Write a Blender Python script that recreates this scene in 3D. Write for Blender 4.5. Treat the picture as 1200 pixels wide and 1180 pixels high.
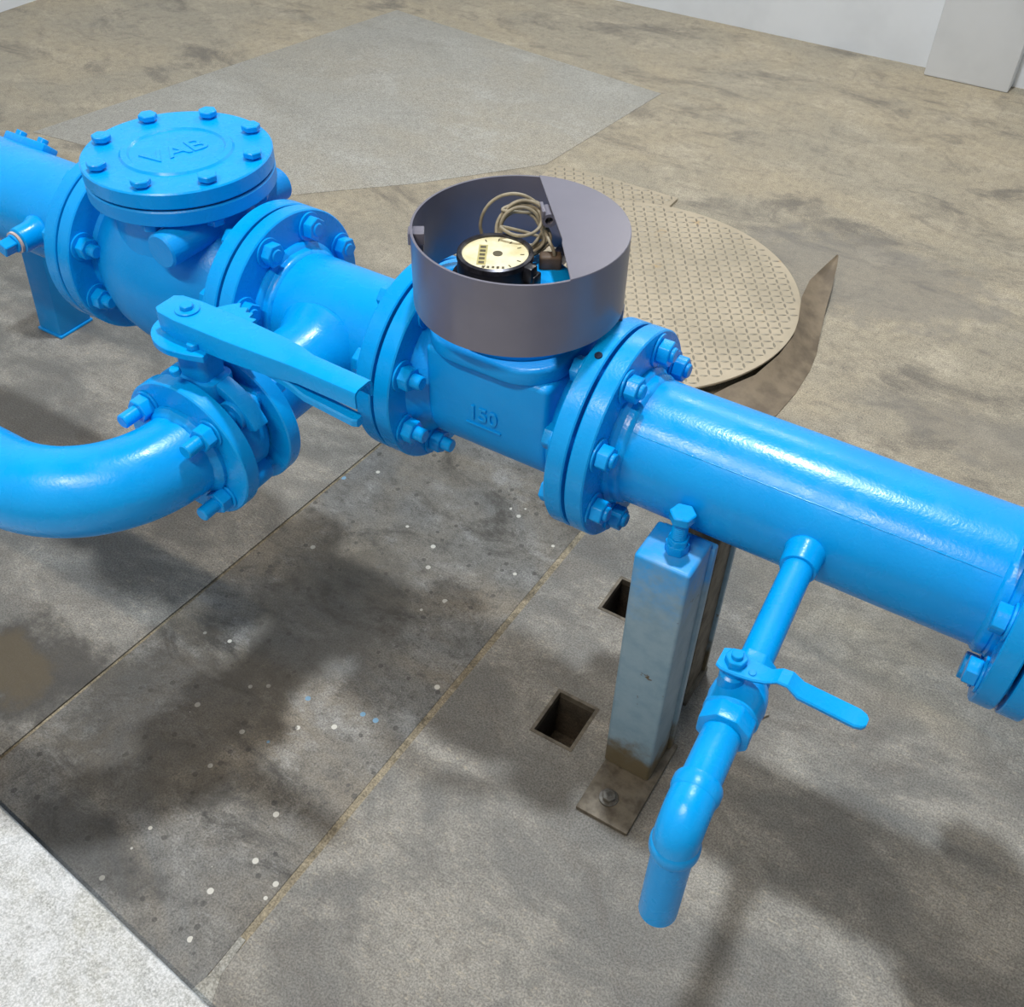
import bpy, bmesh, math, random
from mathutils import Vector, Matrix
R = random.Random(7)
PI = math.pi
for o in list(bpy.data.objects):
    bpy.data.objects.remove(o)
scn = bpy.context.scene
col = scn.collection
AX = 540.0                      # height of the pipe axis above the floor, millimetres

# ------------------------------------------------------------------ camera
CAM = Vector((0.5626, -0.9594, 0.8557 + AX / 1000))
yaw, pitch, roll = -0.5345, 0.7674, 0.0245
d = Vector((math.sin(yaw) * math.cos(pitch), math.cos(yaw) * math.cos(pitch), -math.sin(pitch)))
r = d.cross(Vector((0, 0, 1))).normalized()
u = r.cross(d)
r2 = math.cos(roll) * r + math.sin(roll) * u
u2 = -math.sin(roll) * r + math.cos(roll) * u
cd = bpy.data.cameras.new('camera')
cam = bpy.data.objects.new('camera', cd)
col.objects.link(cam)
cam.matrix_world = Matrix(((r2.x, u2.x, -d.x, CAM.x), (r2.y, u2.y, -d.y, CAM.y), (r2.z, u2.z, -d.z, CAM.z), (0, 0, 0, 1)))
cd.sensor_fit = 'HORIZONTAL'
cd.sensor_width = 36
cd.lens = 1191.0 / 1200 * 36
cd.clip_start = 0.05
scn.camera = cam

# ------------------------------------------------------------------ light
w = bpy.data.worlds.new('world')
scn.world = w
w.use_nodes = True
w.node_tree.nodes['Background'].inputs[0].default_value = (0.9, 0.95, 1, 1)
w.node_tree.nodes['Background'].inputs[1].default_value = 0.05
def lamp(name, loc, power, color, shape, sx, sy, target):
    l = bpy.data.lights.new(name, 'AREA')
    l.shape = shape
    l.size = sx
    l.size_y = sy
    l.energy = power
    l.color = color
    o = bpy.data.objects.new(name, l)
    o.location = loc
    o.rotation_euler = (Vector(target) - Vector(loc)).to_track_quat('-Z', 'Y').to_euler()
    col.objects.link(o)
    return o
HB = (-0.18, 0.80, 4.98)        # round high-bay lamp almost straight overhead
TF = (-0.10, -1.62, 2.95)       # tube lamp behind the photographer
TW = (-0.45, 2.93, 2.75)        # tube lamp on the far wall
lamp('high_bay_light', HB, 225, (0.90, 0.95, 1.0), 'DISK', 0.28, 0.28, (HB[0], HB[1], 0))
lamp('front_tube_light', TF, 64, (1.0, 0.86, 0.70), 'RECTANGLE', 1.2, 0.05, (0.0, 0.0, 0.3))
lamp('wall_tube_light', TW, 24, (1.0, 0.91, 0.78), 'RECTANGLE', 1.2, 0.05, (-0.3, 1.2, 0.0))
scn.view_settings.view_transform = 'Standard'
scn.view_settings.look = 'None'
scn.view_settings.gamma = 1
scn.view_settings.use_curve_mapping = False
scn.view_settings.exposure = -0.30

# ------------------------------------------------------------------ materials
def srgb(*c):
    return tuple(((v / 255) / 12.92 if v / 255 <= 0.04045 else ((v / 255 + 0.055) / 1.055) ** 2.4) for v in c) + (1,)
class NT:
    def __init__(s, name):
        s.m = bpy.data.materials.new(name)
        s.m.use_nodes = True
        s.t = s.m.node_tree
        s.b = s.t.nodes['Principled BSDF']
        s.pos = s.n('ShaderNodeNewGeometry').outputs['Position']
    def n(s, kind, **kw):
        nd = s.t.nodes.new(kind)
        for k, v in kw.items():
            setattr(nd, k, v)
        return nd
    def set(s, sock, v):
        if hasattr(v, 'default_value') and hasattr(v, 'links'):
            s.t.links.new(v, sock)
        else:
            sock.default_value = v
    def noise(s, scale, detail=4, rough=0.6, vec=None, dist=0.0):
        nd = s.n('ShaderNodeTexNoise')
        s.set(nd.inputs['Vector'], vec if vec is not None else s.pos)
        nd.inputs['Scale'].default_value = scale
        nd.inputs['Detail'].default_value = detail
        nd.inputs['Roughness'].default_value = rough
        nd.inputs['Distortion'].default_value = dist
        return nd.outputs[0]
    def ramp(s, v, a, b, lo=0.0, hi=1.0):
        nd = s.n('ShaderNodeMapRange', interpolation_type='SMOOTHSTEP')
        s.set(nd.inputs[0], v)
        for i, q in enumerate((a, b, lo, hi)):
            s.set(nd.inputs[i + 1], q)
        return nd.outputs[0]
    def math(s, op, a, b=0.0):
        nd = s.n('ShaderNodeMath', operation=op)
        s.set(nd.inputs[0], a)
        s.set(nd.inputs[1], b)
        return nd.outputs[0]
    def mix(s, f, a, b, mode='MIX'):
        nd = s.n('ShaderNodeMix', data_type='RGBA', blend_type=mode)
        s.set(nd.inputs[0], f)
        s.set(nd.inputs[6], a)
        s.set(nd.inputs[7], b)
        return nd.outputs[2]
    def bump(s, h, strength, dist=0.01):
        nd = s.n('ShaderNodeBump')
        nd.inputs['Strength'].default_value = strength
        nd.inputs['Distance'].default_value = dist
        s.set(nd.inputs['Height'], h)
        s.t.links.new(nd.outputs[0], s.b.inputs['Normal'])
    def mapping(s, loc=(0, 0, 0), rot=(0, 0, 0), scale=(1, 1, 1)):
        nd = s.n('ShaderNodeMapping')
        s.t.links.new(s.pos, nd.inputs[0])
        nd.inputs[1].default_value = loc
        nd.inputs[2].default_value = rot
        nd.inputs[3].default_value = scale
        return nd.outputs[0]
    def done(s, color, rough=0.5, metal=0.0, spec=None):
        s.set(s.b.inputs['Base Color'], color)
        s.set(s.b.inputs['Roughness'], rough)
        s.b.inputs['Metallic'].default_value = metal
        if spec is not None:
            s.b.inputs['Specular IOR Level'].default_value = spec
        return s.m

def m_paint(name, c, c2, rough=0.27, peel=0.12):
    t = NT(name)
    f = t.ramp(t.noise(9, 3), 0.35, 0.7)
    t.bump(t.noise(260, 2, 0.5), peel, 0.002)
    return t.done(t.mix(f, c, c2), t.ramp(t.noise(30, 2), 0.3, 0.7, rough - 0.05, rough + 0.08), 0.0, 0.35)
BLUE = m_paint('blue_enamel_paint', (0.0, 0.335, 0.83, 1), (0.0, 0.31, 0.79, 1))
BLUE_GLOSS = m_paint('glossy_blue_weld_paint', (0.0, 0.335, 0.83, 1), (0.0, 0.31, 0.79, 1), 0.16, 0.0)
BLUE_FLAT = m_paint('blue_paint_on_castings', (0.0, 0.315, 0.80, 1), (0.0, 0.285, 0.75, 1), 0.36, 0.22)
def m_plain(name, c, c2=None, rough=0.5, metal=0.0, scale=25, bump=0.0):
    t = NT(name)
    if bump:
        t.bump(t.noise(scale * 4, 3), bump, 0.003)
    return t.done(t.mix(t.ramp(t.noise(scale, 4), 0.35, 0.68), c, c2 or c), rough, metal)
GASKET = m_plain('dark_rubber_gasket', srgb(10, 40, 80), srgb(6, 22, 50), 0.8)
GREY = m_plain('grey_guard_paint', srgb(112, 111, 124), srgb(104, 103, 116), 0.28, scale=6)
BLACK = m_plain('black_plastic', srgb(20, 20, 24), srgb(36, 36, 42), 0.35)
BEZEL = m_plain('worn_black_metal_bezel', srgb(70, 70, 78), srgb(40, 40, 46), 0.3, 0.6, 60)
DIAL = m_plain('cream_dial_paper', srgb(225, 220, 190), srgb(205, 196, 150), 0.4, scale=35)
INK = m_plain('dark_printed_ink', srgb(70, 66, 48), srgb(90, 84, 60), 0.6)
INK2 = m_plain('pale_olive_print', srgb(168, 160, 105), srgb(186, 176, 120), 0.6)
CABLE = m_plain('grey_cable_jacket', srgb(150, 142, 122), srgb(118, 110, 92), 0.55, scale=40)
BROWN = m_plain('brown_sensor_plug', srgb(92, 76, 62), srgb(60, 50, 42), 0.6)
PINK = m_plain('thread_tape', srgb(205, 190, 185), srgb(170, 150, 140), 0.7)
STEEL = m_plain('weathered_steel', srgb(110, 103, 90), srgb(76, 69, 58), 0.55, 0.3, 40, 0.2)
GALV = m_plain('dull_galvanised_bolt', srgb(120, 118, 112), srgb(80, 76, 70), 0.45, 0.6, 80)
LAMPW = m_plain('white_lamp_housing', srgb(225, 228, 230), None, 0.4)
SHEET = m_plain('bare_brown_sheet', srgb(128, 114, 94), srgb(98, 86, 70), 0.6, 0.1, 18, 0.15)
WALL = m_plain('pale_grey_wall_paint', srgb(224, 228, 232), srgb(214, 218, 222), 0.7, scale=3, bump=0.15)
CEIL = m_plain('grey_ceiling_sheet', srgb(96, 98, 100), None, 0.8)
def m_post():
    t = NT('patchy_blue_over_galvanised')
    z = t.n('ShaderNodeSeparateXYZ')
    t.t.links.new(t.pos, z.inputs[0])
    nz = t.noise(14, 5, 0.65)
    h = t.math('ADD', z.outputs[2], t.math('MULTIPLY', t.math('SUBTRACT', nz, 0.5), 0.22))
    c = t.mix(t.ramp(t.noise(30, 5), 0.35, 0.7), srgb(134, 160, 176), srgb(118, 148, 166))
    rust = t.ramp(t.noise(34, 4, 0.7, t.mapping((3, 1, 2))), 0.66, 0.72)
    c = t.mix(rust, c, srgb(92, 78, 54))
    c = t.mix(t.ramp(h, 0.10, 0.03), c, srgb(98, 88, 66))
    c = t.mix(t.ramp(h, 0.38, 0.50), c, (0.0, 0.325, 0.82, 1))
    t.bump(t.noise(90, 3), 0.15, 0.002)
    return t.done(c, 0.42)
POST = m_post()
def m_concrete(name, a, b, c, dark, k=1.0, specks=0, stain_shade=False, streak=(0, 0, 0.5), rough=0.6, seed=0, darkamt=0.8, near=None):
    """a: main, b: pale bloom, c: warm dust, dark: grime"""
    t = NT(name)
    v = t.mapping((seed * 3.1, seed * 1.7, 0), streak, (1, 1.6, 1))
    big = t.noise(1.3 * k, 5, 0.62, v, 0.6)
    mid = t.noise(4.5 * k, 6, 0.68, v, 0.4)
    fine = t.noise(38, 5, 0.7)
    grit = t.noise(320, 7, 0.85)
    pit = t.noise(75, 8, 0.82)
    colr = t.mix(t.ramp(big, 0.38, 0.66), a, c)
    colr = t.mix(t.math('MULTIPLY', t.ramp(mid, 0.48, 0.72), 0.7), colr, b)
    dk = t.ramp(t.noise(2.6 * k, 7, 0.72, t.mapping((seed + 9, 4, 0), streak, (1, 1.9, 1)), 0.8), 0.50, 0.70)
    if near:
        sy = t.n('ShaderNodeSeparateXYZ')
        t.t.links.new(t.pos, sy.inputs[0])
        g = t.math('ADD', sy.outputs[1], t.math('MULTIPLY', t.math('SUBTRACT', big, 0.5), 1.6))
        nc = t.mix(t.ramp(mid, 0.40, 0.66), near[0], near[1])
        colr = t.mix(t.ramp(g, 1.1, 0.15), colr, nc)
    colr = t.mix(t.math('MULTIPLY', dk, darkamt), colr, dark)
    dk2 = t.ramp(t.noise(11, 6, 0.75, t.mapping((seed + 2, 8, 0), streak, (1, 1.5, 1)), 0.6), 0.52, 0.68)
    colr = t.mix(t.math('MULTIPLY', dk2, darkamt * 0.5), colr, dark)
    colr = t.mix(t.math('MULTIPLY', t.ramp(fine, 0.35, 0.75), 0.35), colr, dark)
    colr = t.mix(0.75, colr, t.mix(t.ramp(grit, 0.40, 0.60), (0.22, 0.22, 0.22, 1), (0.78, 0.78, 0.78, 1)), 'OVERLAY')
    colr = t.mix(t.math('MULTIPLY', t.ramp(pit, 0.545, 0.60), 0.45), colr, dark)
    scuff = t.math('MULTIPLY', t.ramp(t.noise(60, 8, 0.8, t.mapping((seed + 1, 2, 5), (0, 0, 0.7), (1, 2.5, 1))), 0.55, 0.61), t.ramp(mid, 0.42, 0.62))
    colr = t.mix(t.math('MULTIPLY', scuff, 0.5), colr, b)
    if specks:
        vo = t.n('ShaderNodeTexVoronoi')
        t.t.links.new(t.pos, vo.inputs['Vector'])
        vo.inputs['Scale'].default_value = 42
        rnd = t.n('ShaderNodeSeparateColor')
        t.t.links.new(vo.outputs['Color'], rnd.inputs[0])
        dot = t.math('LESS_THAN', vo.outputs['Distance'], 0.20)
        pick = t.math('GREATER_THAN', rnd.outputs[0], 0.90)
        pale = t.mix(t.math('GREATER_THAN', rnd.outputs[1], 0.8), srgb(196, 194, 184), srgb(110, 150, 178))
        colr = t.mix(t.math('MULTIPLY', t.math('MULTIPLY', dot, pick), specks), colr, pale)
        vo2 = t.n('ShaderNodeTexVoronoi')
        t.t.links.new(t.mapping((5, 5, 0)), vo2.inputs['Vector'])
        vo2.inputs['Scale'].default_value = 52
        rn2 = t.n('ShaderNodeSeparateColor')
        t.t.links.new(vo2.outputs['Color'], rn2.inputs[0])
        blot = t.math('LESS_THAN', t.math('ADD', vo2.outputs['Distance'], t.math('MULTIPLY', fine, 0.25)), 0.36)
        colr = t.mix(t.math('MULTIPLY', t.math('MULTIPLY', blot, t.math('GREATER_THAN', rn2.outputs[0], 0.80)), 0.6 * specks), colr, srgb(44, 42, 38))
    if stain_shade:
        for (sx, sy, ax, ay, cc, amt) in stain_shade:
            mp = t.n('ShaderNodeMapping')
            t.t.links.new(t.pos, mp.inputs[0])
            mp.inputs[1].default_value = (-sx / ax, -sy / ay, 0)
            mp.inputs[3].default_value = (1 / ax, 1 / ay, 0)
            ln = t.n('ShaderNodeVectorMath', operation='LENGTH')
            t.t.links.new(mp.outputs[0], ln.inputs[0])
            dd = t.math('ADD', ln.outputs['Value'], t.math('MULTIPLY', t.math('SUBTRACT', t.noise(13, 4, 0.6), 0.5), 1.5))
            colr = t.mix(t.math('MULTIPLY', t.ramp(dd, 1.08, 0.60), amt), colr, cc)
    t.bump(t.math('ADD', t.math('MULTIPLY', grit, 0.4), pit), 0.25, 0.004)
    return t.done(colr, t.ramp(mid, 0.3, 0.7, rough - 0.08, rough + 0.12))
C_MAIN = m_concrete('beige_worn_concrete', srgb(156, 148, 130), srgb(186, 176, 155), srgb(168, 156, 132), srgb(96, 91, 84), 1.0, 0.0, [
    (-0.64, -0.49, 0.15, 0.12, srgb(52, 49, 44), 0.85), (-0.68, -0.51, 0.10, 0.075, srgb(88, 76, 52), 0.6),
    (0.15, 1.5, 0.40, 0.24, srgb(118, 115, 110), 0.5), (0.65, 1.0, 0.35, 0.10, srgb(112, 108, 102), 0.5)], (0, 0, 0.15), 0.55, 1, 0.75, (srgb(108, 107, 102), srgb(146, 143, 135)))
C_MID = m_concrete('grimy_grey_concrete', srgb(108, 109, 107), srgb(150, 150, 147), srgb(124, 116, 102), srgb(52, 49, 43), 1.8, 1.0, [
    (-0.38, -0.43, 0.20, 0.20, srgb(56, 51, 42), 0.6), (-0.30, -0.13, 0.16, 0.22, srgb(74, 68, 58), 0.55), (-0.33, -0.66, 0.15, 0.06, srgb(52, 50, 46), 0.6)], (0, 0, 0.9), 0.5, 4, 0.9)  # brown stains, darkened so the pipework's cast shadow here gets deeper in the colour
C_PATCH = m_concrete('smooth_grey_screed', srgb(158, 156, 148), srgb(174, 173, 166), srgb(160, 154, 140), srgb(136, 133, 124), 0.8, 0, False, (0, 0, 0.6), 0.5, 7, 0.5)
C_PLINTH = m_concrete('pale_rough_cement', srgb(212, 214, 214), srgb(228, 230, 232), srgb(196, 196, 190), srgb(150, 150, 144), 4.0, 0.3, False, (0, 0, 0.3), 0.75, 5, 0.4)
C_SMEAR = m_concrete('pale_cement_smear', srgb(158, 157, 150), srgb(178, 178, 172), srgb(146, 142, 130), srgb(104, 101, 92), 6.0, 0, False, (0, 0, 0.3), 0.75, 6, 0.6)
C_JOINT = m_concrete('sandy_joint_filler', srgb(150, 140, 118), srgb(176, 168, 148), srgb(120, 110, 90), srgb(70, 64, 52), 3.0, 0, False, (0, 0, 0.3), 0.8, 8, 0.8)
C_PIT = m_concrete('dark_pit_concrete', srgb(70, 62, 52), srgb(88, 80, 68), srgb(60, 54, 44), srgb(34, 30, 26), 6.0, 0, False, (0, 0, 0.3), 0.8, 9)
def m_tread():
    t = NT('dusty_tread_plate')
    f = t.ramp(t.noise(5, 5, 0.6), 0.35, 0.7)
    c = t.mix(f, srgb(184, 171, 148), srgb(164, 153, 132))
    c = t.mix(t.math('MULTIPLY', t.ramp(t.noise(9, 3, 0.6, t.mapping((2, 7, 0))), 0.66, 0.74), 0.55), c, srgb(176, 140, 84))
    t.bump(t.noise(70, 3), 0.2, 0.002)
    return t.done(c, 0.5, 0.15)
TREAD = m_tread()
BARS = m_plain('worn_tread_bars', srgb(146, 139, 122), srgb(128, 122, 108), 0.42, 0.3, 30)

# ------------------------------------------------------------------ mesh helpers (millimetres, pipe axis at z = 0)
def frame(o, axis, up=None):
    z = Vector(axis).normalized()
    x = Vector(up) if up else (Vector((0, 0, 1)) if abs(z.z) < 0.9 else Vector((1, 0, 0)))
    x = (x - z * x.dot(z)).normalized()
    y = z.cross(x)
    return Matrix(((x.x, y.x, z.x, o[0]), (x.y, y.y, z.y, o[1]), (x.z, y.z, z.z, o[2]), (0, 0, 0, 1)))
def lathe(bm, prof, o=(0, 0, 0), axis=(1, 0, 0), seg=64, wob=0.0, closed=False):
    M = frame(o, axis)
    rings = []
    for rr, h in prof:
        if rr < 1e-6:
            rings.append([bm.verts.new(M @ Vector((0, 0, h)))])
        else:
            rings.append([bm.verts.new(M @ Vector(((rr + wob * R.uniform(-1, 1)) * math.cos(2 * PI * k / seg), (rr + wob * R.uniform(-1, 1)) * math.sin(2 * PI * k / seg), h + wob * R.uniform(-1, 1)))) for k in range(seg)])
    pairs = list(zip(rings, rings[1:]))
    if closed:
        pairs.append((rings[-1], rings[0]))
    for a, b in pairs:
        if len(a) == 1 and len(b) == 1:
            continue
        for k in range(seg):
            k2 = (k + 1) % seg
            if len(a) == 1:
                bm.faces.new((a[0], b[k2], b[k]))
            elif len(b) == 1:
                bm.faces.new((a[k], a[k2], b[0]))
            else:
                bm.faces.new((a[k], a[k2], b[k2], b[k]))
    return bm
def disc_prof(R1, h0, h1, c=1.5, r0=0.0):
    p = [(R1 - c, h0), (R1, h0 + c), (R1, h1 - c), (R1 - c, h1)]
    return [(r0, h0)] + p + [(r0, h1)]
def prism(bm, poly, h0, h1, M=None, bev=0.0, seg=2):
    """polygon in local xy, extruded along local z"""
    M = M or Matrix.Identity(4)
    b2 = bmesh.new()
    lo = [b2.verts.new((x, y, h0)) for x, y in poly]
    hi = [b2.verts.new((x, y, h1)) for x, y in poly]
    n = len(poly)
    b2.faces.new(lo[::-1])
    b2.faces.new(hi)
    for k in range(n):
        b2.faces.new((lo[k], lo[(k + 1) % n], hi[(k + 1) % n], hi[k]))
    bmesh.ops.recalc_face_normals(b2, faces=b2.faces)
    if bev:
        bmesh.ops.bevel(b2, geom=[e for e in b2.edges if e.is_manifold and e.calc_face_angle() > 0.5], offset=bev, segments=seg, affect='EDGES', profile=0.5)
    merge(bm, b2, M)
    return bm
def merge(bm, b2, M=None):
    mp = {}
    for v in b2.verts:
        mp[v] = bm.verts.new(M @ v.co if M else v.co)
    for f in b2.faces:
        try:
            bm.faces.new([mp[v] for v in f.verts])
        except ValueError:
            pass
    b2.free()
def box(bm, a, b, bev=0.0, M=None, seg=2):
    return prism(bm, [(a[0], a[1]), (b[0], a[1]), (b[0], b[1]), (a[0], b[1])], a[2], b[2], M, bev, seg)
def ngon(n, rr, ph=0.0, c=(0, 0)):
    return [(c[0] + rr * math.cos(ph + 2 * PI * k / n), c[1] + rr * math.sin(ph + 2 * PI * k / n)) for k in range(n)]
def rrect(hx, hy, rad, n=8):
    p = []
    for cx, cy, a0 in ((hx - rad, hy - rad, 0), (rad - hx, hy - rad, 90), (rad - hx, rad - hy, 180), (hx - rad, rad - hy, 270)):
        for k in range(n + 1):
            a = math.radians(a0 + 90 * k / n)
            p.append((cx + rad * math.cos(a), cy + rad * math.sin(a)))
    return p
def sweep(bm, pts, rad, seg=24, caps=True):
    pts = [Vector(p) for p in pts]
    n = len(pts)
    rads = rad if isinstance(rad, (list, tuple)) else [rad] * n
    t0 = (pts[1] - pts[0]).normalized()
    nx = Vector((0, 0, 1)) if abs(t0.z) < 0.9 else Vector((1, 0, 0))
    rings = []
    for i in range(n):
        t = (pts[min(i + 1, n - 1)] - pts[max(i - 1, 0)]).normalized()
        nx = (nx - t * nx.dot(t)).normalized()
        ny = t.cross(nx)
        rings.append([bm.verts.new(pts[i] + rads[i] * (math.cos(2 * PI * k / seg) * nx + math.sin(2 * PI * k / seg) * ny)) for k in range(seg)])
    for a, b in zip(rings, rings[1:]):
        for k in range(seg):
            bm.faces.new((a[k], a[(k + 1) % seg], b[(k + 1) % seg], b[k]))
    if caps:
        bm.faces.new(rings[0][::-1])
        bm.faces.new(rings[-1])
    return bm
def spline(P, n=10):
    P = [Vector(p) for p in P]
    out = []
    for i in range(len(P) - 1):
        p0, p1, p2, p3 = P[max(i - 1, 0)], P[i], P[i + 1], P[min(i + 2, len(P) - 1)]
        for k in range(n):
            t = k / n
            out.append(0.5 * ((2 * p1) + (p2 - p0) * t + (2 * p0 - 5 * p1 + 4 * p2 - p3) * t * t + (3 * p1 - p0 - 3 * p2 + p3) * t ** 3))
    out.append(P[-1])
    return out
ORG = {}
def W(p):
    return Vector((p[0] / 1000, p[1] / 1000, (p[2] + AX) / 1000))
def tag(o, label, cat, group=None):
    o['label'] = label
    o['category'] = cat
    if group:
        o['group'] = group
    return o
def thing(name, label, cat, base, group=None):
    o = bpy.data.objects.new(name, None)
    o.empty_display_size = 0.05
    o.location = W(base)
    col.objects.link(o)
    ORG[o.name] = W(base)
    return tag(o, label, cat, group)
def root_of(o):
    while o.parent:
        o = o.parent
    return o
def mesh_of(bm, name, org, ang=32, recalc=True):
    bmesh.ops.remove_doubles(bm, verts=bm.verts, dist=1e-4)
    if recalc:
        bmesh.ops.recalc_face_normals(bm, faces=bm.faces)
    for v in bm.verts:
        v.co = W(v.co) - org
    me = bpy.data.meshes.new(name)
    bm.to_mesh(me)
    bm.free()
    for p in me.polygons:
        p.use_smooth = True
    me.set_sharp_from_angle(angle=math.radians(ang))
    return me
def part(name, bm, mat, parent=None, label=None, base=None, ang=32, kind=None, recalc=True):
    if parent:
        org = ORG[root_of(parent).name]
    else:
        org = W(base) if base else Vector((0, 0, 0))
    me = mesh_of(bm, name, org, ang, recalc)
    me.materials.append(mat)
    o = bpy.data.objects.new(name, me)
    col.objects.link(o)
    if parent:
        o.parent = parent
    else:
        o.location = org
        ORG[o.name] = org
    if label:
        o['label'] = label
    if kind:
        o['kind'] = kind
    return o
NB = bmesh.new
def text(s, size, depth, M, mat, parent, name, align='CENTER'):
    """raised lettering: real extruded glyphs"""
    c = bpy.data.curves.new(name, 'FONT')
    c.body = s
    c.size = size
    c.extrude = depth / 2
    c.bevel_depth = depth * 0.25
    c.align_x = align
    c.align_y = 'CENTER'
    t = bpy.data.objects.new('tmp', c)
    col.objects.link(t)
    bpy.context.view_layer.update()
    me = bpy.data.meshes.new_from_object(t.evaluated_get(bpy.context.evaluated_depsgraph_get()))
    bpy.data.objects.remove(t)
    bm = NB()
    bm.from_mesh(me)
    bpy.data.meshes.remove(me)
    for v in bm.verts:
        v.co = M @ v.co
    return part(name, bm, mat, parent)

# bolts: shared meshes, local axis +x = nut end
def bolt_mesh(name, half, rs=10, hexr=17.5, nh=16, tail=10, wr=22, headh=13, tail2=None):
    bm = NB()
    M = frame((0, 0, 0), (1, 0, 0))
    lathe(bm, disc_prof(wr, half, half + 3, 0.6), seg=24)
    prism(bm, ngon(6, hexr, 0.3), half + 3, half + 3 + nh, M, 1.2, 1)
    lathe(bm, disc_prof(rs, -half - 3 - (headh + tail2 if tail2 else headh - 1), half + 3 + nh + tail, 1.5), seg=18)
    lathe(bm, disc_prof(wr, -half - 3, -half, 0.6), seg=24)
    prism(bm, ngon(6, hexr, 0.1), -half - 3 - headh, -half - 3, M, 1.2, 1)
    for v in bm.verts:
        v.co = v.co / 1000
    bmesh.ops.recalc_face_normals(bm, faces=bm.faces)
    me = bpy.data.meshes.new(name)
    bm.to_mesh(me)
    bm.free()
    for p in me.polygons:
        p.use_smooth = True
    me.set_sharp_from_angle(angle=math.radians(30))
    me.materials.append(BLUE)
    return me
def put_bolts(parent, me, center, axis, rad, angs, name='flange_bolt'):
    """angles measured from straight up towards the far side, for axis +x"""
    org = ORG[root_of(parent).name]
    ax = Vector(axis).normalized()
    up = Vector((0, 0, 1)) if abs(ax.z) < 0.9 else Vector((0, 1, 0))
    side = up.cross(ax)
    for a in angs:
        a = math.radians(a)
        p = Vector(center) + rad * (math.cos(a) * up + math.sin(a) * side)
        o = bpy.data.objects.new(name, me)
        M = frame(W(p) - org, (up * math.cos(a) + side * math.sin(a)), ax)   # local x = ax
        o.matrix_local = M
        o.rotation_euler = M.to_euler()
        q = R.uniform(0, 1)
        o.matrix_local = M @ Matrix.Rotation(q, 4, 'X')
        col.objects.link(o)
        o.parent = parent
A8 = [22.5 + 45 * k for k in range(8)]
FLR, FT, GAP = 142.5, 25.0, 2.5
def flange(parent, x0, x1, bore=80, R1=FLR, label=None):
    return part('flange', lathe(NB(), disc_prof(R1, x0, x1, 1.8, bore), closed=True, seg=96), BLUE, parent, label)
def gasket(parent, x, R1=112):
    return part('gasket', lathe(NB(), disc_prof(R1, x - GAP, x + GAP, 0.3, 80), closed=True, seg=64), GASKET, parent, 'dark gasket in the joint')
def weld(parent, x, sgn=1, big=94):
    """socket fillet and weld bead between a flange face at x and the pipe, running in direction sgn"""
    p = [(80, x - sgn * 3), (big, x - sgn * 1), (big, x + sgn * 4), (big - 2.5, x + sgn * 7), (89, x + sgn * 9), (88.5, x + sgn * 12), (88.8, x + sgn * 15), (87.5, x + sgn * 19), (84.2, x + sgn * 22), (80, x + sgn * 22)]
    return part('weld_bead', lathe(NB(), p, seg=110, wob=0.35), BLUE, parent)
def pipe_prof(rr, x0, x1, wall=6):
    return [(rr - wall, x0), (rr, x0), (rr, x1), (rr - wall, x1)]

# ------------------------------------------------------------------ setting
def struct(o):
    o['kind'] = 'structure'
    return o
H0 = -AX
def j1(y): return -516 + 0.050 * y
def j2(y): return -23 + 0.0187 * y
HOLES = [(129, -141, 196, -55), (101, 143, 172, 225)]
XL, XR, YF, YB = -3270, 4600, -3300, 3035
def grid_holes(bm, xs, ys, z, skip, xf=None):
    for i in range(len(xs) - 1):
        for k in range(len(ys) - 1):
            if (i, k) in skip:
                continue
            def pt(a, b):
                x = xs[a]
                if callable(x):
                    x = x(ys[b])
                return bm.verts.new((x, ys[b], z))
            bm.faces.new((pt(i, k), pt(i + 1, k), pt(i + 1, k + 1), pt(i, k + 1)))
xs = [XL, 101, 129, 172, 196, XR]
ys = [YF, -141, -55, 143, 225, YB]
SK = {(2, 1), (3, 1), (1, 3), (2, 3)}
bm = NB()
grid_holes(bm, xs, ys, H0 - 9, SK)
floor = struct(part('floor', bm, C_JOINT, base=(0, 0, H0), recalc=False))
floor['label'] = 'worn concrete floor of slabs with narrow joints'
YS = 520
def slab(poly, mat, label, bev=0.0):
    return part('slab', prism(NB(), poly, H0 - 9, H0, None, bev, 2), mat, floor, label)
E4 = 6.0
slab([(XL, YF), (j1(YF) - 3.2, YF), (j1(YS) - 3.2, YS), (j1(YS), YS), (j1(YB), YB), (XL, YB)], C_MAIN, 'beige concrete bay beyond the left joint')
slab([(j1(YF) + 3.2, YF), (j2(YF) - E4, YF), (j2(YS) - E4, YS), (j1(YS) + 3.2, YS)], C_MID, 'dark stained strip of concrete between the two joints', 1.6)
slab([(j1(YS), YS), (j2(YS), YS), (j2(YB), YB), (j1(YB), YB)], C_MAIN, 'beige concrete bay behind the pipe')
bm = NB()
xs2 = [lambda y: j2(y) + (E4 if y <= YS else 0), 101, 129, 172, 196, XR]
ys2 = [YF, -141, -55, 143, 225, YS, YS + 1, YB]
grid_holes(bm, xs2, ys2, H0, SK)
for k in range(len(ys2) - 1):       # the joint side of this bay
    a, b = ys2[k], ys2[k + 1]
    bm.faces.new([bm.verts.new(p) for p in ((xs2[0](a), a, H0), (xs2[0](b), b, H0), (xs2[0](b), b, H0 - 9), (xs2[0](a), a, H0 - 9))])
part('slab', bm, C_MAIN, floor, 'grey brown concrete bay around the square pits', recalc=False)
part('joint_filler', prism(NB(), [(j2(-1200) - E4, -1200), (j2(-1200) + E4, -1200), (j2(YS) + E4, YS), (j2(YS) - E4, YS)], H0 - 9, H0 - 1.0), C_JOINT, floor, 'sandy filler in the right hand joint')
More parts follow.
